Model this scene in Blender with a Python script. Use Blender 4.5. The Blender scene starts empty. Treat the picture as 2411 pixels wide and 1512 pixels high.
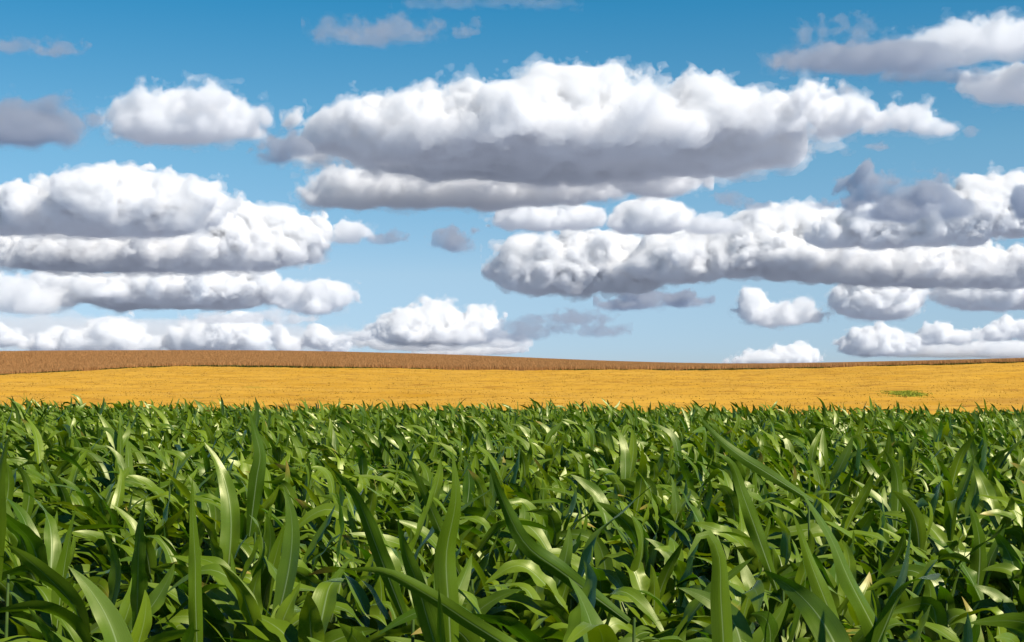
import bpy, math, random
import numpy as np
import openvdb as vdb
from mathutils import Vector
from concurrent.futures import ThreadPoolExecutor

R = math.radians
sc = bpy.context.scene
col = sc.collection
F, HX, HY = 3312.0, 1205.5, 880.0       # lens of the photograph: focal length, centre and horizon in its pixels
CAM_Z = 2.55
rs = np.random.RandomState(11)

# ------------------------------------------------------------------ helpers
def tag(o, label=None, cat=None, group=None, kind=None):
    if label: o['label'] = label
    if cat: o['category'] = cat
    if group: o['group'] = group
    if kind: o['kind'] = kind
    return o

def grid_mesh(name, V, quads, mat, uv=None, attrs=None, smooth=True):
    me = bpy.data.meshes.new(name)
    V = np.ascontiguousarray(V, np.float32); quads = np.ascontiguousarray(quads, np.int32)
    me.vertices.add(len(V)); me.vertices.foreach_set('co', V.ravel())
    n, k = quads.shape
    me.loops.add(n * k); me.loops.foreach_set('vertex_index', quads.ravel())
    me.polygons.add(n); me.polygons.foreach_set('loop_start', np.arange(0, n * k, k, dtype=np.int32))
    me.update(calc_edges=True)
    if smooth: me.polygons.foreach_set('use_smooth', np.ones(n, bool))
    if uv is not None:
        l = me.uv_layers.new(name='UVMap')
        l.data.foreach_set('uv', np.ascontiguousarray(uv[quads.ravel()], np.float32).ravel())
    for a, v in (attrs or {}).items():
        at = me.attributes.new(a, 'FLOAT', 'POINT'); at.data.foreach_set('value', np.ascontiguousarray(v, np.float32))
    if mat: me.materials.append(mat)
    return me

def link(name, me, parent=None, loc=None):
    o = bpy.data.objects.new(name, me); col.objects.link(o)
    if parent: o.parent = parent
    if loc is not None: o.location = loc
    return o

class NT:
    def __init__(s, name):
        s.m = bpy.data.materials.new(name); s.m.use_nodes = True; s.t = s.m.node_tree; s.t.nodes.clear()
        s.out = s.n('ShaderNodeOutputMaterial')
    def n(s, t, ins=None, **kw):
        x = s.t.nodes.new(t)
        for k, v in kw.items(): setattr(x, k, v)
        for k, v in (ins or {}).items(): s.set(x, k, v)
        return x
    def set(s, x, k, v):
        i = x.inputs[k]
        if isinstance(v, bpy.types.NodeSocket): s.t.links.new(v, i)
        elif isinstance(v, bpy.types.Node): s.t.links.new(v.outputs[0], i)
        else: i.default_value = v
    def math(s, op, a, b=0.0, clamp=False): return s.n('ShaderNodeMath', {0: a, 1: b}, operation=op, use_clamp=clamp).outputs[0]
    def mix(s, f, a, b, t='MIX'):
        x = s.n('ShaderNodeMix', data_type='RGBA', blend_type=t)
        s.set(x, 0, f); s.set(x, 6, a); s.set(x, 7, b); return x.outputs[2]
    def ramp(s, f, stops):
        x = s.n('ShaderNodeValToRGB', {0: f}); e = x.color_ramp.elements
        while len(e) < len(stops): e.new(0.5)
        for i, (p, c) in enumerate(stops): e[i].position = p; e[i].color = c if len(c) == 4 else (*c, 1)
        return x.outputs[0]
    def noise(s, vec, scale, detail=4, rough=.55): return s.n('ShaderNodeTexNoise', {'Vector': vec, 'Scale': scale, 'Detail': detail, 'Roughness': rough}).outputs[0]

# ------------------------------------------------------------------ world, sun, camera
SUN_EL, SUN_AZ = R(46), R(130)
w = bpy.data.worlds.new('World'); sc.world = w; w.use_nodes = True
t = w.node_tree
sky = t.nodes.new('ShaderNodeTexSky'); sky.sky_type = 'NISHITA'; sky.sun_disc = False
sky.sun_elevation = SUN_EL; sky.sun_rotation = SUN_AZ
sky.altitude = 4000; sky.air_density = 1.0; sky.dust_density = 0.0; sky.ozone_density = 6.0
# the colour of the air: a gain per channel that changes with height above the horizon, dimmed overhead out of view to deepen shade in the corn
tc = t.nodes.new('ShaderNodeTexCoord'); sx = t.nodes.new('ShaderNodeSeparateXYZ'); t.links.new(tc.outputs['Generated'], sx.inputs[0])
cr = t.nodes.new('ShaderNodeValToRGB'); t.links.new(sx.outputs[2], cr.inputs[0]); el = cr.color_ramp.elements
GAIN = [(0.0, (.72, .72, .80)), (.017, (.86, .86, .91)), (.070, (1.37, 1.21, .99)), (.157, (1.14, 1.47, 1.16)), (.257, (.38, 1.37, 1.26)), (.45, (.22, .62, .68)), (1.0, (.2, .32, .36))]
while len(el) < len(GAIN): el.new(.5)
for e_, (p, c) in zip(el, GAIN): e_.position = p; e_.color = (*[v / 1.5 for v in c], 1)
mx = t.nodes.new('ShaderNodeMix'); mx.data_type = 'RGBA'; mx.blend_type = 'MULTIPLY'; mx.inputs[0].default_value = 1
t.links.new(sky.outputs[0], mx.inputs[6]); t.links.new(cr.outputs[0], mx.inputs[7])
bg = t.nodes['Background']; t.links.new(mx.outputs[2], bg.inputs[0]); bg.inputs[1].default_value = 0.14
sl = bpy.data.lights.new('sun', 'SUN'); sl.energy = 5.0; sl.angle = R(.5); sl.color = (1, .95, .87)
so = link('sun', sl)
so.rotation_euler = Vector((math.sin(SUN_AZ) * math.cos(SUN_EL), math.cos(SUN_AZ) * math.cos(SUN_EL), math.sin(SUN_EL))).to_track_quat('Z', 'Y').to_euler()
cd = bpy.data.cameras.new('camera'); cam = link('camera', cd); sc.camera = cam
cd.sensor_width = 36; cd.lens = F / 2411 * 36; cd.clip_end = 300000; cd.clip_start = .05
cam.location = (0, 0, CAM_Z); cam.rotation_euler = (R(90) + math.atan((HY - 756) / F), 0, 0)
sc.view_settings.view_transform = 'Standard'; sc.view_settings.look = 'None'
sc.view_settings.exposure = .15; sc.view_settings.gamma = 1
cy = sc.cycles
cy.max_bounces = 26; cy.volume_bounces = 24; cy.diffuse_bounces = 0; cy.glossy_bounces = 1; cy.transmission_bounces = 4
cy.transparent_max_bounces = 64; cy.use_denoising = True; cy.sample_clamp_indirect = 10

# ------------------------------------------------------------------ noise
_G = np.random.RandomState(5).randn(64 * 64 * 64, 3).astype(np.float32)
_G /= np.linalg.norm(_G, axis=1)[:, None]
_GX, _GY, _GZ = [np.ascontiguousarray(_G[:, i]) for i in range(3)]
def perlin(x, y, z):
    fx, fy, fz = np.floor(x), np.floor(y), np.floor(z)
    ix, iy, iz = fx.astype(np.int32), fy.astype(np.int32), fz.astype(np.int32)
    x, y, z = x - fx, y - fy, z - fz
    u, v, q = [a * a * a * (a * (a * 6 - 15) + 10) for a in (x, y, z)]
    out = np.zeros(x.shape, np.float32)
    for dx in (0, 1):
        hx = ((ix + dx) & 63) << 12; wx = u if dx else 1 - u
        for dy in (0, 1):
            hy = hx | (((iy + dy) & 63) << 6); wy = wx * (v if dy else 1 - v)
            for dz in (0, 1):
                h = hy | ((iz + dz) & 63)
                out += wy * (q if dz else 1 - q) * (_GX.take(h) * (x - dx) + _GY.take(h) * (y - dy) + _GZ.take(h) * (z - dz))
    return out
def fbm2(x, y, octs=4, seed=0.):
    a, s = 1., 0.
    for o in range(octs):
        s = s + a * perlin(np.float32(x), np.float32(y), np.full(np.shape(x), seed + 3.7 * o + .5, np.float32)); x, y, a = x * 2.03, y * 2.03, a * .5
    return s

# ------------------------------------------------------------------ terrain
def smooth_interp(x, xs, ys):
    w_ = [-18, -12, -6, 0, 6, 12, 18]; g = [.06, .12, .2, .24, .2, .12, .06]
    return sum(b * np.interp(x + a, xs, ys) for a, b in zip(w_, g))
Y_B, Y_C = 250.0, 345.0                                  # foot of the brown crop, crest of the hill
def zpx(ypx, Y): return CAM_Z + (HY - np.array(ypx, float)) / F * Y
bX = (np.array([-400, 0, 200, 400, 700, 1100, 1700, 2000, 2411, 2800]) - HX) / F * Y_B
bZ = zpx([897, 888, 874, 862, 866, 873, 873.5, 867, 855, 846], Y_B)
cX = (np.array([-400, 0, 350, 700, 1100, 1400, 1700, 2000, 2411, 2800]) - HX) / F * Y_C
cZ = zpx([832, 827, 825, 826, 836, 850, 858.5, 854, 845, 838], Y_C) - .85
def corn_z(x): return -.006 * np.clip(x, -60, 60)
KY = np.array([-200, 0, 44, 58, 70, 88, 140, 250, 300, 345, 400, 520, 800, 2000.])
def terrain(x, y):
    x = np.asarray(x, float); y = np.asarray(y, float)
    zb, zc = smooth_interp(x, bX, bZ), smooth_interp(x, cX, cZ)
    c0 = corn_z(x); z0 = np.full(x.shape, .0)
    K = [c0, c0, c0 - .28, c0 - .9, z0 - .9, z0 - .1, z0 + .30 * zb + .1, zb, .42 * zb + .58 * zc, zc, zc - 1.2, zc - 7, z0 - 14, z0 - 16]
    y = np.clip(y, KY[0], KY[-1])
    i = np.clip(np.searchsorted(KY, y, side='right') - 1, 0, len(KY) - 2)
    K = np.stack([np.broadcast_to(k, x.shape) for k in K])
    # monotone cubic through the profile
    h = np.diff(KY).reshape((-1,) + (1,) * x.ndim); d = np.diff(K, axis=0) / h
    m = np.zeros_like(K)
    dd = d[:-1] * d[1:]; hm = np.where(dd > 0, 2 * dd / np.where(np.abs(d[:-1] + d[1:]) < 1e-9, 1e-9, d[:-1] + d[1:]), 0); m[1:-1] = hm
    take = lambda A, j: np.take_along_axis(A, j[None], 0)[0]
    hh = (KY[1:] - KY[:-1])[i]; s = (y - KY[i]) / hh
    p0, p1, m0, m1 = take(K, i), take(K, i + 1), take(m, i) * hh, take(m, i + 1) * hh
    return (2 * s**3 - 3 * s**2 + 1) * p0 + (s**3 - 2 * s**2 + s) * m0 + (-2 * s**3 + 3 * s**2) * p1 + (s**3 - s**2) * m1

def sheet(xs, ys, zf):
    X, Y = np.meshgrid(xs, ys, indexing='ij'); Z = zf(X, Y)
    V = np.stack([X, Y, Z], -1).reshape(-1, 3)
    a = np.arange(len(xs) * len(ys)).reshape(len(xs), len(ys))
    Q = np.stack([a[:-1, :-1], a[1:, :-1], a[1:, 1:], a[:-1, 1:]], -1).reshape(-1, 4)
    return V, Q

def m_soil():
    n = NT('soil'); g = n.n('ShaderNodeNewGeometry').outputs['Position']
    c = n.ramp(n.noise(g, 1.3, 6, .6), [(.3, (.018, .013, .008)), (.7, (.045, .032, .019))])
    far = n.ramp(n.noise(g, .004, 3), [(.4, (.25, .285, .375)), (.6, (.29, .325, .42))])  # unseen distant land, pale blue added to throw light on the cloud bases
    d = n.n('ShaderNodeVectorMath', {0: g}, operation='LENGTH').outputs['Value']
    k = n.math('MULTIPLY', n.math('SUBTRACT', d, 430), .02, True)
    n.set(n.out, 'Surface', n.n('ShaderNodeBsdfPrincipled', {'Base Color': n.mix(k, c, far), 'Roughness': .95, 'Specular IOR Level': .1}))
    return n.m

def m_gold():
    n = NT('golden_stubble'); g = n.n('ShaderNodeNewGeometry').outputs['Position']
    st = n.n('ShaderNodeVectorMath', {0: g, 1: (.42, 1.0, 0)}, operation='MULTIPLY').outputs[0]
    big = n.noise(st, .07, 3); mid = n.noise(st, .20, 5, .6); fine = n.noise(st, .55, 6, .68)
    c = n.ramp(big, [(.3, (.53, .265, .019)), (.7, (.65, .35, .036))])
    c = n.mix(n.ramp(mid, [(.35, (0, 0, 0)), (.75, (.8, .8, .8))]), c, (.67, .375, .054, 1))
    c = n.mix(n.ramp(fine, [(.34, (.75, .75, .75)), (.47, (0, 0, 0))]), c, (.33, .148, .017, 1))
    gx = n.noise(st, .22, 3)
    c = n.mix(n.ramp(gx, [(.66, (0, 0, 0)), (.74, (.5, .5, .5))]), c, (.30, .24, .03, 1))
    sx = n.n('ShaderNodeSeparateXYZ', {0: g})
    br = n.math('MULTIPLY', n.math('MULTIPLY', n.math('SUBTRACT', sx.outputs[0], 33), .08, True), n.math('MULTIPLY', n.math('SUBTRACT', 116, sx.outputs[1]), .16, True))
    c = n.mix(n.math('MULTIPLY', br, .55), c, (.40, .19, .05, 1))
    ex = n.math('DIVIDE', n.math('SUBTRACT', sx.outputs[0], 34.2), 1.5); ey = n.math('DIVIDE', n.math('SUBTRACT', sx.outputs[1], 121.8), 3.6)
    rr = n.math('ADD', n.math('ADD', n.math('MULTIPLY', ex, ex), n.math('MULTIPLY', ey, ey)), n.math('MULTIPLY', n.math('SUBTRACT', n.noise(g, .8, 4), .5), 1.6))
    c = n.mix(n.ramp(rr, [(.2, (.85, .85, .85)), (1.0, (0, 0, 0))]), c, (.30, .36, .025, 1))   # moss and seedlings on the soil round the weeds
    b = n.n('ShaderNodeBump', {'Height': fine, 'Strength': .6, 'Distance': .12})
    n.set(n.out, 'Surface', n.n('ShaderNodeBsdfPrincipled', {'Base Color': c, 'Roughness': .8, 'Specular IOR Level': .15, 'Normal': b}))
    return n.m

def m_blade(name, c1, c2, trans=.25, rough=.7):
    n = NT(name); a = n.n('ShaderNodeAttribute', attribute_name='tint').outputs['Fac']
    c = n.mix(a, (*c1, 1), (*c2, 1))
    p = n.n('ShaderNodeBsdfPrincipled', {'Base Color': c, 'Roughness': rough, 'Specular IOR Level': .2})
    tr = n.n('ShaderNodeBsdfTranslucent', {'Color': c})
    n.set(n.out, 'Surface', n.n('ShaderNodeMixShader', {0: trans, 1: p, 2: tr}))
    return n.m

def m_brown_ground():
    n = NT('brown_crop_ground'); g = n.n('ShaderNodeNewGeometry').outputs['Position']
    c = n.ramp(n.noise(g, .9, 5), [(.3, (.39, .20, .075)), (.7, (.52, .28, .11))])
    n.set(n.out, 'Surface', n.n('ShaderNodeBsdfPrincipled', {'Base Color': c, 'Roughness': .9, 'Specular IOR Level': .1}))
    return n.m

# the ground: one sheet to the horizon
ge = np.concatenate([-np.geomspace(90000, 520, 18), np.linspace(-450, -150, 13), np.linspace(-140, 140, 57), np.linspace(150, 450, 13), np.geomspace(520, 90000, 18)])
gy = np.concatenate([-np.geomspace(90000, 120, 14), np.linspace(-90, 60, 31), np.linspace(64, 420, 75), np.linspace(440, 800, 16), np.geomspace(900, 150000, 24)])
V, Q = sheet(ge, gy, lambda x, y: terrain(x, y) - np.where((y > 60) & (y < 400), .35, 0.0))
tag(link('ground', grid_mesh('ground', V, Q, m_soil())), 'bare brown soil under the crops', 'ground', kind='structure')

def gold_z(x, y):
    e = np.clip((y - 66) / 6, 0, 1) * np.clip((Y_B + 2 - y) / 3, 0, 1)
    return terrain(x, y) + .02 + e * (.42 * fbm2(x * .09, y * .24, 6, 2.) + .10 * np.abs(fbm2(x * .7, y * 1.3, 3, 9.)))
V, Q = sheet(np.arange(-140, 140.01, .3), np.arange(66, Y_B + 2, .45), gold_z)
tag(link('golden_field', grid_mesh('golden_field', V, Q, m_gold())), 'rolling golden stubble field behind the corn', 'field', kind='structure')
V, Q = sheet(np.arange(-175, 176, 2.5), np.arange(Y_B, 380, 2.5), lambda x, y: terrain(x, y) + .03)
tag(link('brown_field', grid_mesh('brown_field', V, Q, m_brown_ground())), 'reddish brown field along the crest of the hill', 'field', kind='structure')

# ------------------------------------------------------------------ tufts of straw, brown crop, weeds
def tufts(px, py, zf, hmin, hmax, wid, lean, blades, mat, name, seed, spread=.12):
    r = np.random.RandomState(seed); N = len(px) * blades
    x = np.repeat(px, blades) + r.normal(0, spread, N); y = np.repeat(py, blades) + r.normal(0, spread, N)
    z = zf(x, y) - .03; h = r.uniform(hmin, hmax, N); a = r.uniform(0, 2 * np.pi, N)
    la = r.uniform(0, 2 * np.pi, N); ll = h * lean * r.uniform(.2, 1, N); ww = wid * r.uniform(.6, 1.3, N)
    sx, sy = np.cos(a) * ww, np.sin(a) * ww
    lx, ly = np.cos(la) * ll, np.sin(la) * ll
    P = [(x - sx * .5, y - sy * .5, z), (x + sx * .5, y + sy * .5, z),
         (x + sx * .6 + lx * .35, y + sy * .6 + ly * .35, z + h * .6), (x - sx * .6 + lx * .35, y - sy * .6 + ly * .35, z + h * .6),
         (x + sx * .12 + lx, y + sy * .12 + ly, z + h), (x - sx * .12 + lx, y - sy * .12 + ly, z + h * .97)]
    V = np.stack([np.stack(p, -1) for p in P], 1).reshape(-1, 3)
    b = (np.arange(N) * 6)[:, None]
    Q = np.concatenate([b + [0, 1, 2, 3], b + [3, 2, 4, 5]], 0)
    return link(name, grid_mesh(name, V, Q, mat, attrs={'tint': np.repeat(r.rand(N), 6)}, smooth=False))

r = np.random.RandomState(3)
n = 45000; ty = 92 + (Y_B - 92) * r.rand(n) ** .8; tx = (r.rand(n) * 2 - 1) * (.40 * ty + 6)
tag(tufts(tx, ty, gold_z, .04, .12, .05, 1.2, 2, m_blade('straw', (.56, .28, .026), (.74, .41, .068)), 'straw', 21, .2),
    'loose straw and short stubble over the golden field', 'straw', kind='stuff')
n = 150000; ty = Y_B + .3 + 112 * r.rand(n); tx = (r.rand(n) * 2 - 1) * (.40 * ty + 6)
tag(tufts(tx, ty, terrain, .90, 1.0, .05, .35, 3, m_blade('ripe_brown_stalks', (.66, .32, .105), (.82, .43, .165), .45), 'ripe_crop', 22, .14),
    'dense ripe brown crop standing along the hill crest', 'crop', kind='stuff')
n = 5200; tx = (r.rand(n) * 2 - 1) * 110; ty = Y_B - .4 + r.normal(0, .35, n)
keep = fbm2(tx * .06, tx * 0, 3, 4.) + .25 * r.rand(n) > -.05
tag(tufts(tx[keep], ty[keep], terrain, .15, .45, .14, .7, 3, m_blade('margin_grass', (.05, .07, .012), (.16, .15, .03)), 'margin_grass', 23, .2),
    'dark green grass strip between the golden and the brown field', 'grass', kind='stuff')
n = 2600; q = r.normal(0, 1, (n, 2)); 
tx = 33.9 + q[:, 0] * .85; ty = 121.5 + q[:, 1] * 2.1 + q[:, 0] * 1.0
tag(tufts(tx, ty, gold_z, .04, .10, .08, .9, 2, m_blade('weed_leaves', (.34, .40, .03), (.58, .58, .06)), 'weed_patch', 24, .12),
    'small green weed patch growing in the golden field', 'weeds', kind='stuff')

# ------------------------------------------------------------------ corn
def m_leaf():
    n = NT('corn_leaf')
    uv = n.n('ShaderNodeUVMap').outputs[0]; s = n.n('ShaderNodeSeparateXYZ', {0: uv}); u, v = s.outputs[0], s.outputs[1]
    tint = n.n('ShaderNodeAttribute', attribute_name='tint').outputs['Fac']
    dry = n.n('ShaderNodeAttribute', attribute_name='dry').outputs['Fac']
    au = n.math('ABSOLUTE', n.math('SUBTRACT', u, .5))
    rib = n.math('SUBTRACT', 1, n.math('MULTIPLY', au, n.math('ADD', 12, n.math('MULTIPLY', v, 22))), True)
    rib = n.math('MULTIPLY', rib, n.math('SUBTRACT', 1.15, v, True))
    vv = n.n('ShaderNodeCombineXYZ', {0: n.math('MULTIPLY', u, 34), 1: n.math('MULTIPLY', v, 1.4), 2: n.math('MULTIPLY', tint, 91)}).outputs[0]
    vein = n.noise(vv, 1.0, 3, .6)
    patch = n.noise(n.n('ShaderNodeNewGeometry').outputs['Position'], 7, 3)
    base = n.mix(tint, (.036, .096, .001, 1), (.235, .325, .010, 1))
    base = n.mix(n.ramp(vein, [(.36, (0, 0, 0)), (.64, (1, 1, 1))]), base, n.mix(.6, base, (.13, .21, .015, 1)))
    base = n.mix(n.ramp(patch, [(.5, (0, 0, 0)), (.75, (.35, .35, .35))]), base, (.085, .15, .012, 1))
    base = n.mix(rib, base, (.36, .46, .20, 1))
    dk = n.math('MULTIPLY', dry, n.ramp(v, [(.72, (0, 0, 0)), (.9, (1, 1, 1))]))
    base = n.mix(dk, base, (.38, .28, .05, 1))
    bh = n.math('ADD', n.math('MULTIPLY', vein, .5), n.math('MULTIPLY', rib, .8))
    bp = n.n('ShaderNodeBump', {'Height': bh, 'Strength': .25, 'Distance': .004})
    rg = n.ramp(patch, [(.3, (.33, .33, .33)), (.75, (.52, .52, .52))])
    p = n.n('ShaderNodeBsdfPrincipled', {'Base Color': base, 'Roughness': rg, 'Specular IOR Level': .95, 'Specular Tint': (1.0, .97, .58, 1), 'Normal': bp})
    tr = n.n('ShaderNodeBsdfTranslucent', {'Color': n.mix(dk, n.mix(n.math('POWER', tint, 2.2), (.12, .34, .001, 1), (.60, .74, .004, 1)), (.5, .36, .05, 1)), 'Normal': bp})
    n.set(n.out, 'Surface', n.n('ShaderNodeMixShader', {0: .21, 1: p, 2: tr}))
    return n.m
def m_stalk():
    n = NT('corn_stalk'); g = n.n('ShaderNodeNewGeometry').outputs['Position']
    c = n.ramp(n.noise(g, 9, 4), [(.3, (.05, .11, .015)), (.7, (.13, .19, .04))])
    n.set(n.out, 'Surface', n.n('ShaderNodeBsdfPrincipled', {'Base Color': c, 'Roughness': .45}))
    return n.m
LEAF, STALK = m_leaf(), m_stalk()

def norm(a): return a / np.maximum(np.linalg.norm(a, axis=-1, keepdims=True), 1e-9)
def rot(v, k, a):
    a = a[:, None]; c, s = np.cos(a), np.sin(a)
    return v * c + np.cross(k, v) * s + k * (k * v).sum(-1, keepdims=True) * (1 - c)

def blade_surface(C, D, Sd, Lq, W, r, S, U, wav, peak=.42):
    """leaf blades round the centre lines C with directions D and side vectors Sd, all (N, S+1, 3)"""
    N = len(C); s = np.linspace(0, 1, S + 1)
    wp = (.34 + .66 * np.sin(np.minimum(s / peak, 1) * np.pi / 2)) * np.clip(1 - np.clip((s - .30) / .70, 0, 1) ** 1.75, 0, 1) ** .92
    wd = W[:, None] * wp[None]
    n_ = np.cross(Sd, D)
    us = np.linspace(-1, 1, U + 1)
    keel = (.30 * (1 - s) + .06)[None, :] * r.uniform(.5, 1.6, (N, 1))
    V = np.empty((N, S + 1, U + 1, 3), np.float32)
    fr = r.uniform(1.6, 4.6, (N, 2, 1)); ph = r.uniform(0, 6.28, (N, 2, 1)); am = wav[:, None] * r.uniform(.3, 1.3, (N, 2)); 
    for j, u in enumerate(us):
        side = 0 if u < 0 else 1
        wave = am[:, side, None] * np.sin(fr[:, side] * 6.283 * s + ph[:, side]) * np.minimum(1, 4 * s) * (abs(u) ** 1.6)
        off = keel * abs(u) ** 1.2 * wd + wave * wd
        V[:, :, j] = C + Sd * (u * wd)[..., None] + n_ * off[..., None]
    return V

def grow(base, az, el, L, W, droop, s0, sharp, wind, twist, wav, r, S, U):
    N = len(az)
    d = np.stack([np.sin(az) * np.cos(el), np.cos(az) * np.cos(el), np.sin(el)], -1)
    sd = np.stack([np.cos(az), -np.sin(az), 0 * az], -1)
    c = base.copy(); Cs, Ds, Ss = [c], [d], [sd]
    for k in range(S):
        s = (k + .5) / S
        b = droop * (.72 * sharp / np.cosh(np.minimum(sharp * (s - s0), 20)) ** 2 * .5 + .6 * s) / S
        d = norm(d + b[:, None] * np.array([0, 0, -1.]) + wind * (s / S)); sd = norm(sd - d * (sd * d).sum(-1, keepdims=True))
        sd = rot(sd, d, twist / S)
        c = c + d * (L / S)[:, None]; Cs.append(c); Ds.append(d); Ss.append(sd)
    return blade_surface(np.stack(Cs, 1), np.stack(Ds, 1), np.stack(Ss, 1), L, W, r, S, U, wav)

def leaf_specs(P, r, low=0):
    """leaf parameters of plants standing at P (N,3); LOW = how many of the lowest leaves are left off"""
    N = len(P); out = []
    size = np.clip(r.normal(1.02, .09, N), .8, 1.25); phi = r.uniform(0, 2 * np.pi, N); NL = 11
    gust = r.uniform(.5, 1.25, N)
    for i in range(low, NL):
        f = i / (NL - 1.)
        h = (.46 + .87 * f ** .85) * size
        az = phi + (i % 2) * np.pi + r.normal(0, .38, N)
        top = f > .75
        el = R(54) + R(8) * f + r.normal(0, R(13), N) if not top else R(64) + r.normal(0, R(12), N)
        L = r.uniform(.38, .60, N) * (1 if not top else r.uniform(.74, 1.0, N)) * size
        W = r.uniform(.047, .067, N) * (1 if not top else .86)
        droop = r.uniform(.9, 3.2, N) * (1 if not top else r.uniform(.2, .9, N))
        s0 = r.uniform(.28, .7, N); sharp = np.where(r.rand(N) < .4, r.uniform(8, 16, N), r.uniform(2.5, 6, N))
        wa = (gust * r.uniform(.2, 2.0, N) * (.7 + .5 * f))[:, None] * np.array([-1., -.2, .10]) + r.normal(0, .25, (N, 3))
        tw = r.normal(0, .9, N); wav = r.uniform(.10, .32, N)
        b = P + np.stack([np.sin(az) * .012, np.cos(az) * .012, h], -1)
        out.append(dict(base=b, az=az, el=np.minimum(el, R(87)), L=L, W=W, droop=droop, s0=s0, sharp=sharp, wind=wa, twist=tw, wav=wav))
    return out, size

def quads_for(N, S, U):
    a = np.arange((S + 1) * (U + 1)).reshape(S + 1, U + 1)
    q = np.stack([a[:-1, :-1], a[:-1, 1:], a[1:, 1:], a[1:, :-1]], -1).reshape(-1, 4)
    return (np.arange(N)[:, None, None] * a.size + q[None]).reshape(-1, 4)
def uv_for(S, U):
    v, u = np.meshgrid(np.linspace(0, 1, S + 1), np.linspace(0, 1, U + 1), indexing='ij'); return np.stack([u, v], -1).reshape(-1, 2)

def stalk_mesh(h, r):
    k = 8; zs = np.array([-.05, .25, .27, .5, .52, .75, .77, 1.0, 1.02, h]); rd = np.interp(zs, [0, h], [.014, .007]) * np.array([1, 1, 1.15, 1, 1.15, 1, 1.15, 1, 1.15, .8])
    a = np.arange(k) * 2 * np.pi / k; bend = r.normal(0, .02, 2)
    V = np.stack([np.stack([np.cos(a) * q + bend[0] * z, np.sin(a) * q + bend[1] * z, np.full(k, z)], -1) for z, q in zip(zs, rd)]).reshape(-1, 3)
    Q = np.array([[i * k + j, i * k + (j + 1) % k, (i + 1) * k + (j + 1) % k, (i + 1) * k + j] for i in range(len(zs) - 1) for j in range(k)])
    return grid_mesh('stalk', V, Q, STALK)

# plants stand in rows, the rows run away from the camera at a slant
ROWA = R(24); rx, ry = math.cos(ROWA), math.sin(ROWA)
pts = []
ii, jj = np.meshgrid(np.arange(-110, 110), np.arange(-420, 420), indexing='ij')
a_, b_ = ii.ravel() * .70, jj.ravel() * .125
px_ = a_ * rx - b_ * ry + rs.normal(0, .035, a_.size); py_ = a_ * ry + b_ * rx + rs.normal(0, .045, a_.size)
EDGE = 47.0
k = (py_ > 2.0) & (py_ < EDGE) & (np.abs(px_) < .364 * py_ + np.clip(1.2 + .12 * py_, 0, 5) + np.where(px_ < 0, 1.0, .2)) & (rs.rand(a_.size) > .04)
PX, PY = px_[k], py_[k]
inview = (np.abs(PX) < .364 * PY + .30) & (PY > 2.55)
order = np.argsort(np.where(inview, PY, 1e6))
near = order[:285]; rest = np.setdiff1d(np.arange(len(PX)), near)
D_NEAR = PY[near].max()

PL = 'green corn plant with long glossy arching leaves crowded in among its neighbours'
GR = 'corn plants crowded at the near edge of the field'
S1, U1 = 20, 6; Q1 = quads_for(1, S1, U1); UV1 = uv_for(S1, U1); nv1 = (S1 + 1) * (U1 + 1)
def add_leaf(V, parent, tint, dry=0.0):
    return link('leaf', grid_mesh('leaf', V.reshape(-1, 3), Q1, LEAF, UV1, {'tint': np.full(nv1, tint), 'dry': np.full(nv1, dry)}), parent)
rn = np.random.RandomState(77)
zero = np.zeros((len(near), 3)); specs, sizes = leaf_specs(zero, rn, 1)
made = [grow(**s, r=rn, S=S1, U=U1) for s in specs]
tn = np.clip(rn.normal(.45, .18, len(near)), 0, 1)
for i, p in enumerate(near):
    e = link('corn_plant', None, loc=(PX[p], PY[p], float(terrain(PX[p], PY[p])))); e.empty_display_size = .1
    tag(e, PL, 'corn plant', GR)
    link('stalk', stalk_mesh(1.31 * sizes[i], rn), e)
    for q, V in enumerate(made):
        add_leaf(V[i], e, float(np.clip(tn[i] + rn.normal(0, .16), 0, 1)), float(rn.rand() < .03))

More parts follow.
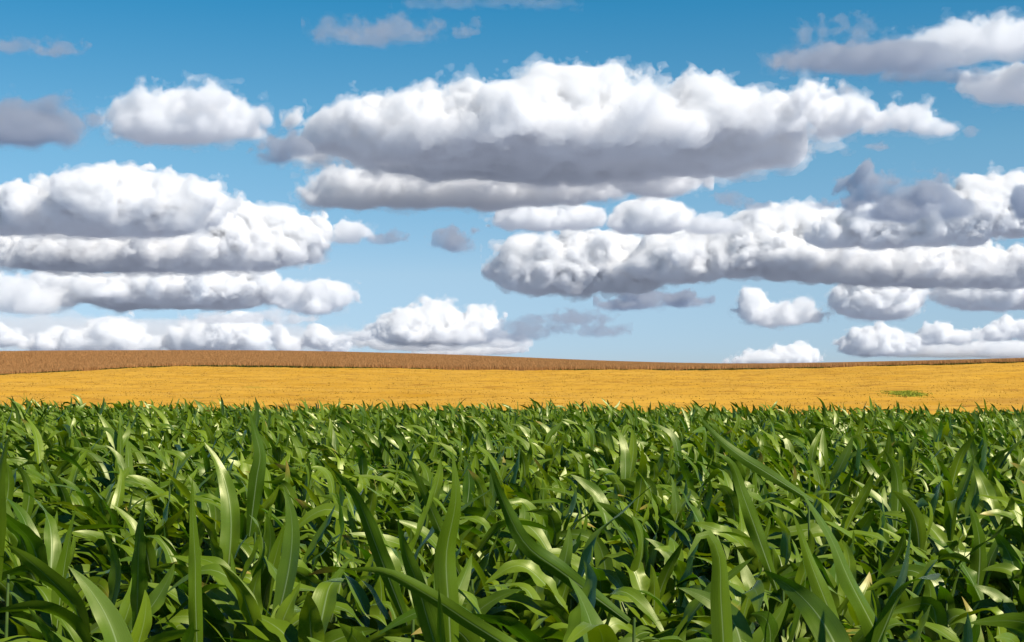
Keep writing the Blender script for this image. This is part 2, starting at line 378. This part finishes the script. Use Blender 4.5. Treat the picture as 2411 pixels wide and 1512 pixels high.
# plants whose leaves stand out above the others: (label, depth in m, leaf half width in px, points of the leaf from its foot to its tip)
HERO = [
 ('tall corn plant with a broad dark upright leaf standing straight up in the middle', 4.7, 36, [(1058, 1430), (1052, 1300), (1074, 1170), (1066, 1055)], .5),
 ('tall corn plant with a glossy grey-green leaf leaning over beside the broad dark leaf', 5.4, 28, [(1330, 1350), (1240, 1280), (1186, 1180), (1148, 1068)], -.3),
 ('tallest corn plant at the right, its long dark leaf leaning far to the left', 4.4, 34, [(2060, 1490), (1995, 1360), (1945, 1245), (1876, 1140)], .8),
 ('corn plant with an olive leaning leaf, just left of the tallest plant at the right', 4.8, 28, [(1950, 1440), (1912, 1340), (1885, 1260), (1862, 1195)], .4),
 ('corn plant with a slim dark blade curving up and to the left at the right', 6.4, 24, [(1775, 1240), (1748, 1165), (1722, 1090), (1680, 1060)], .2),
 ('tall corn plant with one dark upright leaf like a spearhead', 7.6, 24, [(606, 1130), (614, 1070), (600, 1010), (588, 965)], .6),
 ('corn plant with a short square-ended upright leaf glowing light green', 4.8, 30, [(330, 1330), (332, 1270), (338, 1210), (346, 1165)], -.6),
 ('corn plant with an upright bright leaf cut by the left edge of the photo', 5.6, 22, [(2, 1190), (4, 1120), (14, 1060), (30, 1008)], -.3),
 ('corn plant with a pale pointed leaf like a blade of a sword near the middle', 4.2, 36, [(1004, 1440), (985, 1370), (955, 1290), (936, 1205)], -.5),
 ('corn plant with a tall leaf folded over at its top, tip hanging to the left', 3.9, 34, [(1700, 1512), (1694, 1400), (1690, 1300), (1655, 1244), (1612, 1310)], .2),
 ('corn plant with a long flat leaf lying nearly level towards the left', 4.1, 28, [(1130, 1475), (1010, 1395), (905, 1338), (800, 1328)], -.4),
 ('corn plant with a pale leaf leaning left whose midrib shows white', 5.2, 28, [(890, 1290), (862, 1215), (830, 1150), (778, 1095)], -.5),
 ('corn plant with a narrow dark leaf standing bolt upright at the left', 4.4, 22, [(466, 1420), (464, 1320), (458, 1220), (455, 1115)], .7),
 ('corn plant with a slim leaf slanting left above the middle of the field', 6.3, 18, [(1030, 1230), (1005, 1170), (980, 1115), (948, 1062)], -.3),
 ('corn plant with a slanting slim leaf, farthest right of the slanting slim leaves', 7.4, 18, [(1800, 1110), (1745, 1075), (1690, 1030), (1640, 972)], .1),
 ('corn plant with a short pointed leaf cut by the bottom edge of the photo', 3.6, 22, [(1040, 1530), (1038, 1450), (1034, 1370)], -.4),
]
def catmull(P, n):
    P = np.array(P, float); P = np.concatenate([[2 * P[0] - P[1]], P, [2 * P[-1] - P[-2]]]); k = len(P) - 3
    out = []
    for t_ in np.linspace(0, k - 1e-6, n):
        i = int(t_); f = t_ - i; a, b, c, d = P[i:i + 4]
        out.append(.5 * (2 * b + (c - a) * f + (2 * a - 5 * b + 4 * c - d) * f * f + (3 * b - a - 3 * c + d) * f ** 3))
    return np.array(out)
hsp, hsz = leaf_specs(np.zeros((len(HERO), 3)), rn, 1)
hmade = [grow(**s, r=rn, S=S1, U=U1) for s in hsp[:6]]
for i, (lab, dep, hw, path, roll) in enumerate(HERO):
    n = len(path)
    W3 = [np.array([(x - HX) / F * (dep - .10 * q / n), dep - .10 * q / n, CAM_Z + (HY - y) / F * dep]) for q, (x, y) in enumerate(path)]
    u_ = W3[0] - W3[1]; foot = W3[0] + u_ / np.linalg.norm(u_) * .32; foot[1] += .03; gz = float(terrain(foot[0], foot[1]))
    C = catmull([foot] + W3, 60)
    ln = np.concatenate([[0], np.cumsum(np.linalg.norm(np.diff(C, axis=0), axis=1))])
    C = np.stack([np.interp(np.linspace(0, ln[-1], S1 + 1), ln, C[:, j]) for j in range(3)], -1)
    D = norm(np.gradient(C, axis=0)); Sd = norm(np.cross(D, np.array([0., 1, 0])[None].repeat(S1 + 1, 0)))
    Sd = rot(Sd, D, np.linspace(roll * .3, roll, S1 + 1))
    e = link('corn_plant', None, loc=(foot[0], foot[1], gz)); e.empty_display_size = .1
    tag(e, lab, 'corn plant', 'corn plants that stand out above the others')
    link('stalk', stalk_mesh(foot[2] - gz + .02, rn), e)
    V = blade_surface(C[None], D[None], Sd[None], ln[-1:], np.array([hw / F * dep * .86]), rn, S1, U1, np.array([.26]), .62) - np.array([foot[0], foot[1], gz])
    add_leaf(V[0].astype(np.float32), e, float(rn.uniform(.0, .5)))
    for V in hmade: add_leaf(V[i], e, float(rn.uniform(.25, .7)))

# the rest of the field, which reads as one mass
def mass(sel, S, U, low, seed):
    r = np.random.RandomState(seed); P = np.stack([PX[sel], PY[sel], terrain(PX[sel], PY[sel])], -1)
    sp, _ = leaf_specs(P, r, low); Vs, Ts, Ds = [], [], []
    nv = (S + 1) * (U + 1); pt = np.clip(r.normal(.47, .16, len(sel)), 0, 1)
    for s in sp:
        Vs.append(grow(**s, r=r, S=S, U=U).reshape(-1, 3))
        Ts.append(np.repeat(np.clip(pt + r.normal(0, .18, len(sel)), 0, 1), nv)); Ds.append(np.repeat((r.rand(len(sel)) < .03).astype(float), nv))
    N = len(sel) * len(sp)
    return np.concatenate(Vs), quads_for(N, S, U), np.tile(uv_for(S, U), (N, 1)), np.concatenate(Ts), np.concatenate(Ds)
bands = [(0, 13, 14, 4, 1), (13, 22, 9, 2, 3), (22, 34, 7, 2, 4), (34, 60, 6, 2, 4)]
out = []; off = 0
for bi, (y0, y1, S, U, low) in enumerate(bands):
    sel = rest[(PY[rest] >= y0) & (PY[rest] < y1)]
    if len(sel) == 0: continue
    V, Q, uv, T, Dr = mass(sel, S, U, low, 300 + bi); out.append((V, Q + off, uv, T, Dr)); off += len(V)
cat = lambda i: np.concatenate([o[i] for o in out])
tag(link('corn_field', grid_mesh('corn_field', cat(0), cat(1), LEAF, cat(2), {'tint': cat(3), 'dry': cat(4)})),
    'dense mass of green corn leaves running back to the golden field', 'corn', kind='stuff')
print('corn', len(PX), 'near to', D_NEAR, 'field quads', off)

# ------------------------------------------------------------------ clouds: closed bodies of scattering vapour
def m_cloud(name, dens, g):
    n = NT(name)
    if g:       # thin scud: its shaded grey is put into the vapour as added absorption
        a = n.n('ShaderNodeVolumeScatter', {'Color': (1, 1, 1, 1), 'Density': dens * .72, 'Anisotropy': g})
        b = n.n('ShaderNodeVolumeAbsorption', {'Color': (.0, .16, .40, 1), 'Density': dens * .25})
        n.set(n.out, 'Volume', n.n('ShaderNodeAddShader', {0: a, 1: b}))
    else:
        a = n.n('ShaderNodeVolumeScatter', {'Color': (1, 1, 1, 1), 'Density': dens, 'Anisotropy': 0.0})
        b = n.n('ShaderNodeVolumeAbsorption', {'Color': (.0, .05, .25, 1), 'Density': dens * .010})
        n.set(n.out, 'Volume', n.n('ShaderNodeAddShader', {0: a, 1: b}))
    return n.m
VAP = {}
def vapour(d, g):
    if (d, g) not in VAP: VAP[(d, g)] = m_cloud('cloud_vapour', d, g)
    return VAP[(d, g)]

def cloud_grid(blobs, D, base_y, seed, amp, lump, octs, rag, vox):
    """blobs in photograph units (x, y, half width, half height[, further back in m[, half depth in m]]) at distance D; flat base at the height of row base_y"""
    m = D / F; E = []
    for b in blobs:
        x, y, hw, hh = b[:4]; back = b[4] if len(b) > 4 else 0; dep = b[5] if len(b) > 5 else max(hw * m * .8, hh * m)
        mm = (D + back) / F
        E.append(((x - HX) * mm, D + back, (HY - y) * mm + CAM_Z, hw * mm, dep, hh * mm))
    E = np.array(E, np.float32); base = (HY - base_y) * m
    amp, lump = 1.35 * amp * m, .9 * lump * m
    d = np.array([vox * m, vox * m * 1.8, vox * m], np.float32)
    lo = (E[:, :3] - E[:, 3:]).min(0) - amp * 1.3; hi = (E[:, :3] + E[:, 3:]).max(0) + amp * 1.3
    lo[2] = max(lo[2], base - amp * .6)
    n = np.ceil((hi - lo) / d).astype(int) + 3
    ax = [(lo[i] - d[i] + d[i] * np.arange(n[i])).astype(np.float32) for i in range(3)]
    X, Y, Z = ax[0][:, None, None], ax[1][None, :, None], ax[2][None, None, :]
    k = .20 * float(np.median(E[:, 5])); S = np.zeros(tuple(n), np.float32)
    for e in E:
        q = np.sqrt(((X - e[0]) / e[3]) ** 2 + ((Y - e[1]) / e[4]) ** 2 + ((Z - e[2]) / e[5]) ** 2)
        S += np.exp(np.clip((1 - q) * min(e[3:6]) / k, -30, 30))
    S = -k * np.log(S + 1e-13)
    bx, by_ = np.meshgrid(ax[0], ax[1], indexing='ij')
    wob = .55 * amp * fbm2(bx / (lump * 1.1), by_ / (lump * 1.6), 3, 1.9 * seed)
    S = np.maximum(S, (base + wob[:, :, None].astype(np.float32) - Z))
    msk = np.abs(S) < amp * 1.6
    idx = np.nonzero(msk)
    x, y, z = ax[0][idx[0]], ax[1][idx[1]], ax[2][idx[2]]
    wv = np.clip((z - base) / (amp * 1.3), .35, 1)
    o_, a, s = np.zeros(len(x), np.float32), 1., lump
    for o in range(octs):
        p = perlin(x / s + 13.1 * seed + o * 5.3, y / s + 7.7 * seed, z / s * (1 + .15 * rag) + o * 3.1)
        if o == 1: calm = np.clip(.75 + 1.9 * perlin(x / (lump * 1.7) + 4.4, y / (lump * 1.7), z / (lump * 1.7) + seed), .2, 1.35)
        o_ += a * (1 if o == 0 else calm) * ((1 - rag) * (np.abs(p) * 2.6 - .5) + rag * 2.0 * p)
        a *= .56; s /= 2.1
    S[msk] -= amp * wv * o_
    S2 = S.copy(); w_ = np.zeros(len(x), np.float32); a, s = 1., lump * .6
    for o in range(3):
        w_ += a * perlin(x / s + 3.3 * o + seed, y / s, z / s * 1.3 + 7.1); a *= .6; s /= 2.2
    S2[msk] -= amp * .75 * w_
    for A in (S, S2):
      for s_ in (np.s_[0], np.s_[-1], np.s_[:, 0], np.s_[:, -1], np.s_[:, :, 0], np.s_[:, :, -1]): A[s_] = 2 * amp
    Ps, Qs, Ms, off = [], [], [], 0
    for mi, (A, iso) in enumerate(((S, 0.), (S, .17 * amp), (S2, .30 * amp))):      # the body, and two ever thinner ragged skins of mist round it
        g = vdb.FloatGrid(1e4); g.copyFromArray(A)
        P_, q_ = g.convertToQuads(isovalue=iso)[:2]
        Ps.append((P_ * d + (lo - d)).astype(np.float32)); Qs.append(q_.astype(np.int64) + off); Ms.append(np.full(len(q_), mi)); off += len(P_)
    return np.concatenate(Ps), np.concatenate(Qs), np.concatenate(Ms)

CLOUDS = [
 # (label, density, distance, base row, noise amp, lump, octaves, raggedness, blobs)
 ('huge white domed cumulus with a grey flat base, the largest cloud in the sky', .045, 6300, 352, 42, 150, 5, .25,
  [(1200, 318, 300, 86, 0), (1350, 245, 165, 85, -100), (1160, 262, 130, 72, -200), (1375, 215, 100, 62, -100), (1395, 205, 70, 45, -100), (965, 300, 85, 58, -200), (850, 335, 120, 60, 0), (760, 365, 60, 30, 0), (1500, 290, 140, 75, -100),
   (1650, 270, 140, 55, 100), (1760, 260, 120, 55, 0), (1890, 255, 80, 50, 0), (1960, 270, 70, 35), (1250, 352, 440, 60, 600, 520), (1640, 365, 170, 60, 500), (1780, 350, 90, 40, 300)]),
 ('long low shelf of pale cloud under the left end of the huge domed cumulus', .03, 8000, 490, 20, 70, 5, .4,
  [(770, 462, 60, 22), (860, 440, 120, 42), (1000, 436, 130, 46), (1150, 440, 130, 44), (1290, 440, 100, 40), (1400, 430, 90, 40), (1530, 415, 90, 44, -400), (1590, 425, 60, 28, -400)]),
 ('small round grey-white puff trailing off the right end of the huge cumulus', .022, 6300, 322, 20, 60, 4, .45,
  [(2065, 285, 50, 26), (2150, 275, 55, 34), (2170, 262, 35, 26), (2220, 300, 35, 18)]),
 ('ragged grey wisp touching the left end of the huge domed cumulus', .012, 6000, 390, 22, 60, 5, .8,
  [(660, 352, 48, 28), (700, 345, 36, 26), (640, 335, 26, 18)]),
 ('mid-sized oval white cloud alone in the blue with a greyish rim', .028, 5200, 328, 26, 80, 5, .4,
  [(430, 265, 130, 48), (420, 235, 50, 32), (500, 260, 90, 46), (330, 285, 80, 32), (560, 280, 45, 40), (420, 300, 130, 32)]),
 ('dull grey cloud cut by the left edge of the photo, beside the oval white cloud', .011, 5000, 336, 26, 70, 5, .55,
  [(40, 290, 110, 46), (95, 262, 34, 30), (150, 295, 50, 38), (-60, 290, 80, 40)]),
 ('thin grey streak of cloud high in the sky above the huge domed cumulus', .0055, 4300, 90, 18, 60, 5, .8,
  [(905, 66, 56, 18), (945, 58, 50, 20), (790, 70, 42, 12), (850, 74, 70, 9), (990, 72, 36, 10)]),
 ('tiny dark wisp between two streaks, right end of the thin high streak', .005, 4300, 90, 10, 30, 4, .8, [(1085, 68, 26, 10), (1125, 50, 12, 8)]),
 ('tiny dark wisp high above the dull grey cloud', .007, 4300, 126, 12, 40, 4, .8, [(140, 108, 40, 14), (105, 114, 30, 9)]),
 ('faint grey wisp at the left edge of the photo, highest on that side', .005, 4300, 118, 12, 40, 4, .8, [(20, 104, 44, 12), (-20, 98, 40, 16)]),
 ('flat grey scrap of cloud cut by the top edge of the photo', .0022, 3900, 12, 10, 40, 4, .7, [(1010, 2, 50, 9), (1080, -4, 60, 12), (1180, -6, 60, 10), (1290, -3, 70, 7)]),
 ('long dark grey streak of cloud leading up to the white corner bank', .011, 4400, 165, 22, 70, 5, .6,
  [(1880, 144, 60, 16), (1960, 136, 80, 24), (2050, 128, 90, 32), (2140, 124, 90, 36), (2210, 128, 60, 30)]),
 ('white bank in the top right corner of the sky', .018, 4600, 150, 24, 80, 5, .45,
  [(2190, 108, 70, 34), (2260, 95, 80, 42), (2320, 85, 80, 44), (2370, 70, 50, 34), (2430, 85, 80, 50), (2540, 90, 100, 50)]),
 ('bright puff on the right edge below the corner bank', .024, 4800, 240, 22, 60, 5, .4,
  [(2340, 205, 60, 34), (2400, 180, 50, 36), (2440, 200, 80, 40), (2540, 200, 80, 40)]),
 ('thin grey streak hanging just under the corner bank', .007, 4600, 188, 14, 40, 5, .7, [(2150, 170, 55, 15), (2230, 172, 50, 12), (2290, 178, 40, 10), (2110, 176, 20, 8)]),
 ('small dark scrap on the sky above the puff trailing off the huge cumulus', .006, 5000, 226, 8, 28, 4, .7, [(1990, 210, 24, 8), (1950, 220, 20, 8)]),
 ('faint twisting wisps of vapour above the corner bank', .004, 4300, 110, 20, 34, 5, .9, [(1900, 75, 16, 18), (1960, 72, 28, 14), (2035, 75, 16, 26), (1990, 60, 20, 14)]),
 ('tiny grey scrap right of the puff trailing off the huge cumulus', .006, 6300, 325, 8, 28, 4, .7, [(2293, 308, 16, 13)]),
 ('tiny dark sliver of cloud below the puff trailing off the huge cumulus', .006, 6500, 352, 6, 22, 4, .7, [(2072, 344, 26, 7)]),
 ('big white cumulus bank on the left, two stacked shelves with a blue-grey base', .04, 11500, 556, 24, 110, 5, .25,
  [(250, 490, 220, 62), (190, 450, 100, 42), (330, 455, 120, 44), (110, 480, 90, 45), (420, 490, 110, 54), (20, 505, 100, 46), (-80, 510, 90, 40)]),
 ('crumbly white ridge behind the left cumulus bank, running down to the right', .04, 13500, 634, 22, 90, 5, .3,
  [(480, 480, 50, 46), (430, 455, 60, 40), (560, 520, 70, 45), (650, 530, 60, 44), (700, 550, 50, 40), (600, 580, 120, 50), (735, 580, 36, 36), (400, 590, 200, 44), (180, 590, 180, 44), (40, 575, 100, 42), (-80, 580, 90, 40), (330, 430, 40, 22)]),
 ('soft pale tail drifting off the right end of the left ridge', .014, 13500, 580, 14, 50, 5, .5, [(820, 550, 44, 22), (775, 556, 24, 16), (860, 545, 22, 14)]),
 ('faint grey shred right of the pale tail', .004, 13500, 575, 10, 34, 4, .85, [(920, 556, 34, 12), (890, 562, 20, 10)]),
 ('broad loaf of white cloud under the left cumulus bank', .024, 20500, 732, 14, 80, 5, .35,
  [(420, 680, 210, 44), (280, 690, 80, 36), (560, 680, 80, 44), (450, 660, 100, 34), (610, 665, 40, 34)]),
 ('dim puff left of the broad loaf', .012, 20500, 730, 14, 50, 5, .4, [(150, 680, 55, 42), (110, 660, 50, 26)]),
 ('hazy grey cloud at the left edge under the cumulus bank', .005, 20000, 740, 14, 50, 5, .5, [(30, 690, 70, 44), (90, 715, 60, 26), (-50, 690, 60, 44)]),
 ('white and slate-blue puff at the right end of the broad loaf', .014, 20000, 742, 15, 46, 5, .5, [(690, 690, 46, 30), (750, 690, 50, 28), (800, 700, 34, 24), (745, 722, 46, 18)]),
 ('low cloud on the hill horizon at the left edge', .010, 34000, 835, 12, 50, 5, .35, [(260, 790, 70, 36), (190, 805, 80, 30), (310, 810, 70, 26), (110, 812, 50, 22), (280, 768, 40, 22)]),
 ('low rounded cloud on the horizon under the broad loaf', .010, 34000, 835, 12, 50, 5, .35, [(500, 790, 90, 40), (560, 770, 60, 34), (440, 805, 50, 30), (600, 800, 40, 34)]),
 ('small dim puff on the horizon between two low clouds', .008, 36000, 835, 10, 34, 5, .4, [(655, 785, 26, 24), (680, 810, 40, 20)]),
 ('low white heap on the horizon, fourth along from the left edge', .012, 36000, 836, 11, 40, 5, .35, [(745, 795, 36, 28), (790, 812, 36, 22)]),
 ('twin peaked white cloud low over the middle of the hill crest', .013, 30000, 812, 14, 46, 5, .35, [(970, 765, 70, 44), (1030, 735, 44, 32), (920, 775, 44, 30), (1110, 770, 60, 34), (1135, 748, 34, 26), (1060, 790, 110, 18)]),
 ('flat faint streak of cloud just above the hill crest', .006, 42000, 838, 6, 30, 4, .5, [(1110, 826, 60, 10), (1190, 822, 44, 12), (1040, 832, 60, 6)]),
 ('pale flat cloud under the middle of the huge cumulus', .02, 10800, 545, 14, 50, 5, .4, [(1200, 512, 50, 26), (1290, 515, 80, 26), (1370, 510, 60, 30), (1240, 500, 50, 22)]),
 ('smooth lens-shaped white puff under the huge cumulus', .026, 10800, 545, 10, 60, 4, .25, [(1540, 510, 90, 42), (1530, 495, 60, 32), (1500, 525, 60, 24)]),
 ('dim grey lens of cloud touching the smooth white puff', .012, 10600, 548, 10, 50, 4, .4, [(1660, 528, 60, 22), (1700, 530, 40, 18)]),
 ('blunt white head of the long cloud bank on the right, at its left end', .038, 15000, 694, 22, 80, 5, .25,
  [(1300, 625, 120, 60), (1230, 600, 60, 40), (1380, 620, 110, 64), (1420, 575, 70, 36), (1480, 630, 100, 54), (1240, 650, 60, 36)]),
 ('long cloud bank on the right with a slate blue flat base', .036, 14500, 668, 20, 90, 5, .25,
  [(1600, 610, 120, 52), (1720, 590, 120, 60), (1820, 560, 100, 56), (1850, 520, 90, 32), (1760, 560, 70, 44), (1900, 600, 150, 56), (2050, 620, 160, 46), (2200, 630, 160, 44), (2350, 630, 140, 42), (2500, 630, 140, 42), (1900, 505, 40, 18)]),
 ('bright upper shelf of the bank on the right, rising to the photo edge', .036, 12300, 588, 18, 80, 5, .25,
  [(2080, 535, 110, 42), (2200, 520, 120, 54), (2300, 500, 110, 64), (2400, 480, 90, 70), (2330, 450, 70, 40), (2060, 510, 60, 34), (1970, 550, 60, 30), (2520, 500, 120, 66)]),
 ('ragged grey scud in front of the bright upper shelf', .009, 8600, 515, 24, 60, 5, .7, [(2040, 460, 40, 26), (2060, 425, 44, 20), (2140, 475, 60, 26), (2200, 455, 44, 30), (2260, 490, 44, 22), (2190, 430, 30, 20), (2110, 500, 80, 18)]),
 ('grey scud cut by the right photo edge', .010, 8600, 515, 14, 46, 5, .6, [(2410, 470, 30, 36), (2450, 480, 50, 36)]),
 ('thin grey shred in the blue above the long bank', .004, 9000, 500, 10, 30, 4, .9, [(1725, 470, 30, 12), (1770, 484, 34, 9), (1700, 462, 14, 8)]),
 ('small faint shred left of the ragged grey scud', .004, 9000, 495, 8, 26, 4, .9, [(1945, 482, 30, 10)]),
 ('little grey puff alone in the blue gap between two cumulus banks', .006, 12000, 598, 14, 40, 5, .7, [(1065, 566, 44, 22), (1090, 578, 24, 14), (1040, 556, 20, 12)]),
 ('small white puff with a rounded top below the long bank', .016, 21000, 760, 12, 40, 5, .4, [(1772, 710, 36, 34), (1780, 735, 44, 18)]),
 ('broken grey and white cloud beside the small rounded puff', .009, 21000, 775, 13, 40, 5, .55, [(1850, 735, 50, 24), (1890, 720, 30, 24), (1910, 740, 40, 16), (1820, 755, 50, 14)]),
 ('blocky white cloud below the long bank', .020, 20500, 752, 12, 50, 5, .3, [(2060, 710, 90, 42), (2010, 700, 50, 36), (2110, 705, 60, 42), (2070, 685, 70, 28)]),
 ('soft white cloud at the right photo edge below the long bank', .018, 20500, 736, 12, 50, 5, .35, [(2290, 690, 80, 36), (2360, 685, 80, 42), (2240, 680, 40, 22), (2460, 690, 90, 42)]),
 ('slate scrap hanging under the blunt head of the long bank', .005, 18000, 730, 13, 40, 5, .6, [(1500, 695, 50, 18), (1480, 715, 60, 13), (1540, 710, 30, 14)]),
 ('pinkish grey scrap second from the blunt head', .007, 18000, 730, 11, 34, 5, .6, [(1600, 705, 44, 16), (1640, 712, 24, 10)]),
 ('scattered faint shreds of cloud right of the twin peaked cloud', .0013, 24000, 800, 12, 36, 5, .85, [(1240, 770, 50, 22), (1350, 750, 60, 14), (1410, 780, 54, 11), (1220, 790, 60, 12), (1320, 770, 40, 10)]),
 ('sunlit heap on the horizon at the right, before the dip of the crest', .012, 32000, 842, 12, 40, 5, .35, [(2060, 800, 60, 34), (2030, 812, 60, 24), (2110, 812, 50, 24)]),
 ('small heap right beside the sunlit horizon heap', .011, 32000, 815, 11, 34, 5, .35, [(2215, 782, 36, 26), (2260, 795, 40, 16), (2180, 798, 30, 14)]),
 ('horizon heap touching the right photo edge', .011, 32000, 806, 11, 34, 5, .35, [(2365, 770, 36, 20), (2420, 775, 40, 26), (2490, 780, 50, 26), (2340, 788, 40, 14)]),
 ('hazy bluish layer of cloud on the horizon at the right', .004, 40000, 846, 8, 60, 4, .5, [(2200, 822, 160, 18), (2360, 822, 110, 20), (2480, 822, 100, 20)]),
 ('pale veil of cloud filling the low sky at the left', .0004, 42000, 850, 10, 70, 4, .5, [(120, 785, 220, 44), (420, 790, 260, 40), (700, 800, 180, 30), (-80, 780, 120, 50)]),
 ('small white heap on the horizon at the left photo edge', .010, 34000, 830, 10, 36, 5, .35, [(20, 795, 40, 22), (-20, 790, 40, 28)]),
 ('tiny pale puff low in the sky left of the twin peaked cloud', .006, 34000, 800, 9, 30, 5, .4, [(870, 785, 30, 14), (850, 792, 24, 10)]),
 ('hazy bluish layer of cloud behind the twin peaked cloud', .003, 40000, 830, 8, 50, 4, .5, [(900, 800, 70, 20), (1000, 808, 120, 18), (1180, 806, 60, 14)]),
 ('faint smear of cloud between the broad loaf and the low horizon clouds', .0025, 26000, 770, 10, 40, 4, .7, [(520, 752, 70, 8), (610, 742, 50, 9), (690, 752, 50, 10)]),
 ('low white cloud half sunk behind the dip of the hill crest', .010, 40000, 870, 9, 36, 5, .35, [(1860, 840, 60, 26), (1800, 846, 60, 20), (1900, 836, 30, 22), (1745, 852, 30, 8)]),
]
def _cg(i):
    lab, dens, D, by, amp, lump, octs, rag, blobs = CLOUDS[i]
    return cloud_grid(blobs, D, by, i + 1, amp, lump, octs, rag, 2.6 if amp > 15 else 2.0)
with ThreadPoolExecutor(4) as ex: res = list(ex.map(_cg, range(len(CLOUDS))))
tot = 0
for (lab, dens, D_, b_, a_, l_, o_, rag, _b), (P_, q_, mi) in zip(CLOUDS, res):
    if len(q_) == 0: print('EMPTY', lab); continue
    c0 = P_.mean(0); c0[2] = P_[:, 2].min()
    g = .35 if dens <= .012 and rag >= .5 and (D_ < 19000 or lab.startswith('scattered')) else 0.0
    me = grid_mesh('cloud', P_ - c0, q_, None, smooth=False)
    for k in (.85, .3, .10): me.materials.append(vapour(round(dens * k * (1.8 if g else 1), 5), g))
    me.polygons.foreach_set('material_index', mi.astype(np.int32))
    tag(link('cloud', me, loc=c0), lab, 'cloud', 'clouds in the sky'); tot += len(q_)
print('cloud quads', tot)
